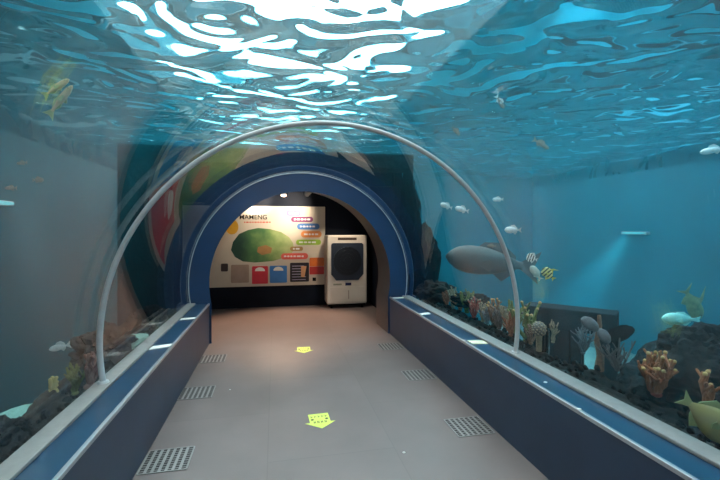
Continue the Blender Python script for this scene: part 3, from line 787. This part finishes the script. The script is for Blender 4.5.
# ------------------------------------------------------------------ fish
def fin(bm, poly, th=.004):
    prism(bm, poly, lambda p, t: (p[0], -th/2+t, p[1]), th)
def fish(name, label, loc, L, head, mat, finmat, deep=.36, wide=.15, roll=0, fork=.5, tailh=.34, dors=.12, group=None, dorsal_long=None, cat='fish'):
    """head: world direction of the nose"""
    d = Vector(head).normalized(); up = Vector((0, 0, 1))
    if abs(d.z) > .97: up = Vector((0, 1, 0))
    yv = up.cross(d).normalized(); zv = d.cross(yv)
    m = Matrix((d, yv, zv)).transposed()
    t = thing(name, label, cat, loc, m.to_euler(), group)
    bm = bmesh.new(); n, seg = 18, 16
    rings = []
    for i in range(n+1):
        q = i/n; x = L*(.5 - q*.82)
        hh = L*deep/2*(math.sin(PI*min(1, q**.72))**.8*.94 + .10*(q > .0)*min(1, q*6)) if q < .999 else L*.045
        hh = max(hh, L*.012 if i == 0 else L*.04)
        ww = max(L*wide/2*math.sin(PI*min(1, q**.62))**.8, L*.012)
        rings.append([bm.verts.new((x, ww*math.cos(a), hh*math.sin(a))) for a in [2*PI*k/seg for k in range(seg)]])
    for a, b in zip(rings, rings[1:]):
        for k in range(seg): bm.faces.new((a[k], b[k], b[(k+1) % seg], a[(k+1) % seg]))
    bm.faces.new(rings[0]); bm.faces.new(rings[-1][::-1])
    obj('body', bm, mat, t, True)
    xb = -L*.30
    bm = bmesh.new(); th_ = tailh*L/2
    fin(bm, [(xb, L*.04), (-L*.40, th_*.6), (-L*.5, th_), (-L*.5+L*.12*fork, 0), (-L*.5, -th_), (-L*.40, -th_*.6), (xb, -L*.04)]); obj('tail_fin', bm, finmat, t)
    dh = deep/2*L
    bm = bmesh.new()
    if dorsal_long: fin(bm, [(L*.18, dh*.75), (L*.05, dh+dors*L), (-L*.25, dh+dorsal_long*L), (-L*.02, dh+dors*.5*L), (-L*.22, dh*.35)])
    else: fin(bm, [(L*.20, dh*.78), (L*.10, dh+dors*L*.8), (-L*.08, dh+dors*L), (-L*.24, dh*.35+dors*L*.6), (-L*.25, dh*.25)])
    obj('dorsal_fin', bm, finmat, t)
    bm = bmesh.new(); fin(bm, [(-.02*L, -dh*.85), (-.12*L, -dh-dors*L*.7), (-.24*L, -dh*.4-dors*.5*L), (-.25*L, -dh*.25)]); obj('anal_fin', bm, finmat, t)
    for s in (-1, 1):
        bm = bmesh.new(); prism(bm, [(.20, -.02), (.04, -.10), (.0, -.03), (.03, .03)], lambda p, q: (p[0]*L, s*(wide*L*.42 + (.2-p[0])*L*.28 + q), p[1]*L), .003); obj('pectoral_fin', bm, finmat, t)
        bm = bmesh.new(); bmesh.ops.create_icosphere(bm, subdivisions=2, radius=L*.022, matrix=Matrix.Translation((L*.385, s*wide*L*.27, deep*L*.10))); obj('eye', bm, M['black'], t, True)
    return t
rt = Vector((CS, -SN, 0)); fw = Vector((SN, CS, 0)); up = Vector((0, 0, 1))
silver = P('fish_silver', (.70, .76, .78), rough=.3, metal=.25); silverfin = P('fish_silver_fin', (.55, .62, .64), rough=.5)
yel = P('fish_olive_yellow', (.36, .35, .14), rough=.5, col2=(.27, .29, .16), scale=12); yelfin = P('fish_green_fin', (.28, .36, .18), rough=.5)
turq = P('fish_turquoise', (.25, .72, .75), rough=.45, col2=(.4, .85, .85), scale=14); greenf = P('fish_dull_green', (.20, .30, .17), rough=.6, col2=(.10, .18, .12), scale=22)
sharkm = P('fish_shark_grey', (.055, .06, .065), rough=.6); brownf = P('fish_brown', (.22, .16, .12), rough=.6)
tan = P('fish_tan', (.75, .52, .34), rough=.5, col2=(.45, .40, .24), scale=14)
band = stripe_mat('fish_banner_stripes', (.80, .80, .76), (.012, .012, .014), 14, thick=.55); banf = P('fish_yellow_fin', (.62, .55, .10), rough=.5)
lem = stripe_mat('fish_lemon_stripes', (.70, .68, .30), (.03, .04, .02), 11, thick=.6)
pale = P('fish_pale', (.50, .58, .54), rough=.5)
fish('yellow_fish', 'olive yellow fish hovering over the gravel at the lower right', at(708, 418, 2.12), .34, rt*.76 - up*.62 - fw*.12, yel, yelfin, .47, .18, fork=.6, dors=.06, tailh=.27)
fish('turquoise_fish', 'bright turquoise fish swimming left above the dark rock hump', at(681, 319, 3.6), .31, -rt + fw*.2, turq, turq, .34, .15, fork=.3, tailh=.2, dors=.04)
fish('green_fish', 'dull green fish hanging nose down above the turquoise fish', at(692, 303, 3.75), .34, rt*.45 - up*.9, greenf, greenf, .42, .14, dors=.10, dorsal_long=.34, tailh=.5, fork=1)
fish('banner_fish', 'small black and white striped bannerfish right of the rib', at(532, 258, 4.0), .11, -rt*.6 + up*.25 + fw*.4, band, silverfin, .80, .16, dors=.12, group='striped bannerfish right of the rib')
fish('banner_fish', 'yellow-finned striped bannerfish below the other bannerfish', at(548.5, 274, 4.0), .155, -rt*.55 + up*.6 + fw*.2, lem, banf, .62, .16, dors=.14, dorsal_long=.3)
fish('pale_fish', 'plain pale fish between the two striped bannerfish', at(536, 273, 3.95), .17, -rt*.55 + up*.8 + fw*.1, pale, pale, .42, .15, dors=.03)
fish('silver_fish', 'bright silver fish, the left of a pair beyond the rib', at(446.5, 206, 5.2), .17, -rt + up*.35, silver, silverfin, .36, .15)
fish('silver_fish', 'bright silver fish, the right of a pair beyond the rib', at(462, 209.5, 5.2), .19, -rt + up*.25, silver, silverfin, .36, .15)
fish('silver_fish', 'silver fish swimming just right of the steel rib', at(513, 230, 4.2), .17, -rt*1 + fw*.3, silver, silverfin, .40, .15)
fish('silver_fish', 'faint silver fish above the one right of the rib', at(498, 199.5, 6.0), .16, -rt + fw*.5, silver, silverfin, .36, .15)
fish('brown_fish', 'small brown fish above the back of the grey shark', at(491.5, 246, 5.4), .12, -rt + fw*.3, brownf, brownf, .34, .15)
fish('small_fish', 'tiny slim brown fish close under the surface left of center right', at(500, 102, 4.6), .18, rt*.5 - up*.8, brownf, silverfin, .24, .12)
tag(bpy.data.objects['small_fish'], 'tiny slim fish under the surface, topmost on the right side')
fish('small_fish', 'slim brown fish slanting down under the surface on the right', at(541, 144, 4.6), .22, rt*.8 - up*.5, brownf, brownf, .22, .12)
fish('small_fish', 'tiny dark fish under the surface above the right of the rib', at(456, 131, 4.8), .14, rt*.5 - up*.6, brownf, brownf, .34, .14)
fish('silver_fish', 'white glinting fish at the far right near the water surface', at(713, 150, 4.0), .22, -rt + fw*.4 - up*.2, silver, silverfin, .28, .14)
fish('green_yellow_fish', 'upper of two slim yellow-green fish at the upper left', at(56, 88, 2.9), .23, rt*.75 + up*.5, tan, yelfin, .20, .12, dors=.04)
fish('green_yellow_fish', 'lower of two slim yellow-green fish at the upper left', at(60, 101, 2.9), .29, rt*.6 + up*.75, tan, yelfin, .17, .11, dors=.04)
fish('small_fish', 'tiny dark fish at the left edge above the flood lamp', at(11, 188, 4.2), .13, -rt, brownf, brownf, .28, .14)
fish('small_fish', 'tiny brown fish right of the flood lamp on the left', at(38, 180, 4.2), .12, rt, brownf, brownf, .4, .14)
fish('small_fish', 'tiny dark fish highest of the three near left flood lamp', at(22, 163, 4.4), .12, -rt - up*.1, brownf, brownf, .28, .14)
fish('silver_fish', 'dim silver fish low on the left behind the glass', at(60, 347, 3.4), .19, -rt - up*.25, silver, silverfin, .26, .13)
# grey shark
sp = at(492, 262, 5.9)
sh = fish('grey_shark', 'large blurred grey shark swimming left behind the steel rib', sp, 1.35, -rt + fw*.15 + up*.12, sharkm, sharkm, .30, .22, tailh=.36, dors=.07, cat='shark')

# ------------------------------------------------------------------ camera, world, view
cd = bpy.data.cameras.new('camera'); cam = bpy.data.objects.new('camera', cd); COL.objects.link(cam)
cam.location = (0, 0, CAMZ); cam.rotation_euler = (PI/2, 0, -TH)
cd.sensor_width = 36; cd.lens = 400/720*36; cd.shift_y = -12/720
cd.clip_start = .05
S.camera = cam
w = bpy.data.worlds.new('world'); S.world = w; w.use_nodes = True
w.node_tree.nodes['Background'].inputs[0].default_value = (.10, .14, .17, 1); w.node_tree.nodes['Background'].inputs[1].default_value = .3
S.view_settings.view_transform = 'Standard'; S.view_settings.look = 'None'; S.view_settings.gamma = 1; S.view_settings.exposure = -0.15
S.view_settings.use_curve_mapping = False
S.cycles.use_denoising = True
S.cycles.max_bounces = 12; S.cycles.transparent_max_bounces = 24; S.cycles.volume_bounces = 1
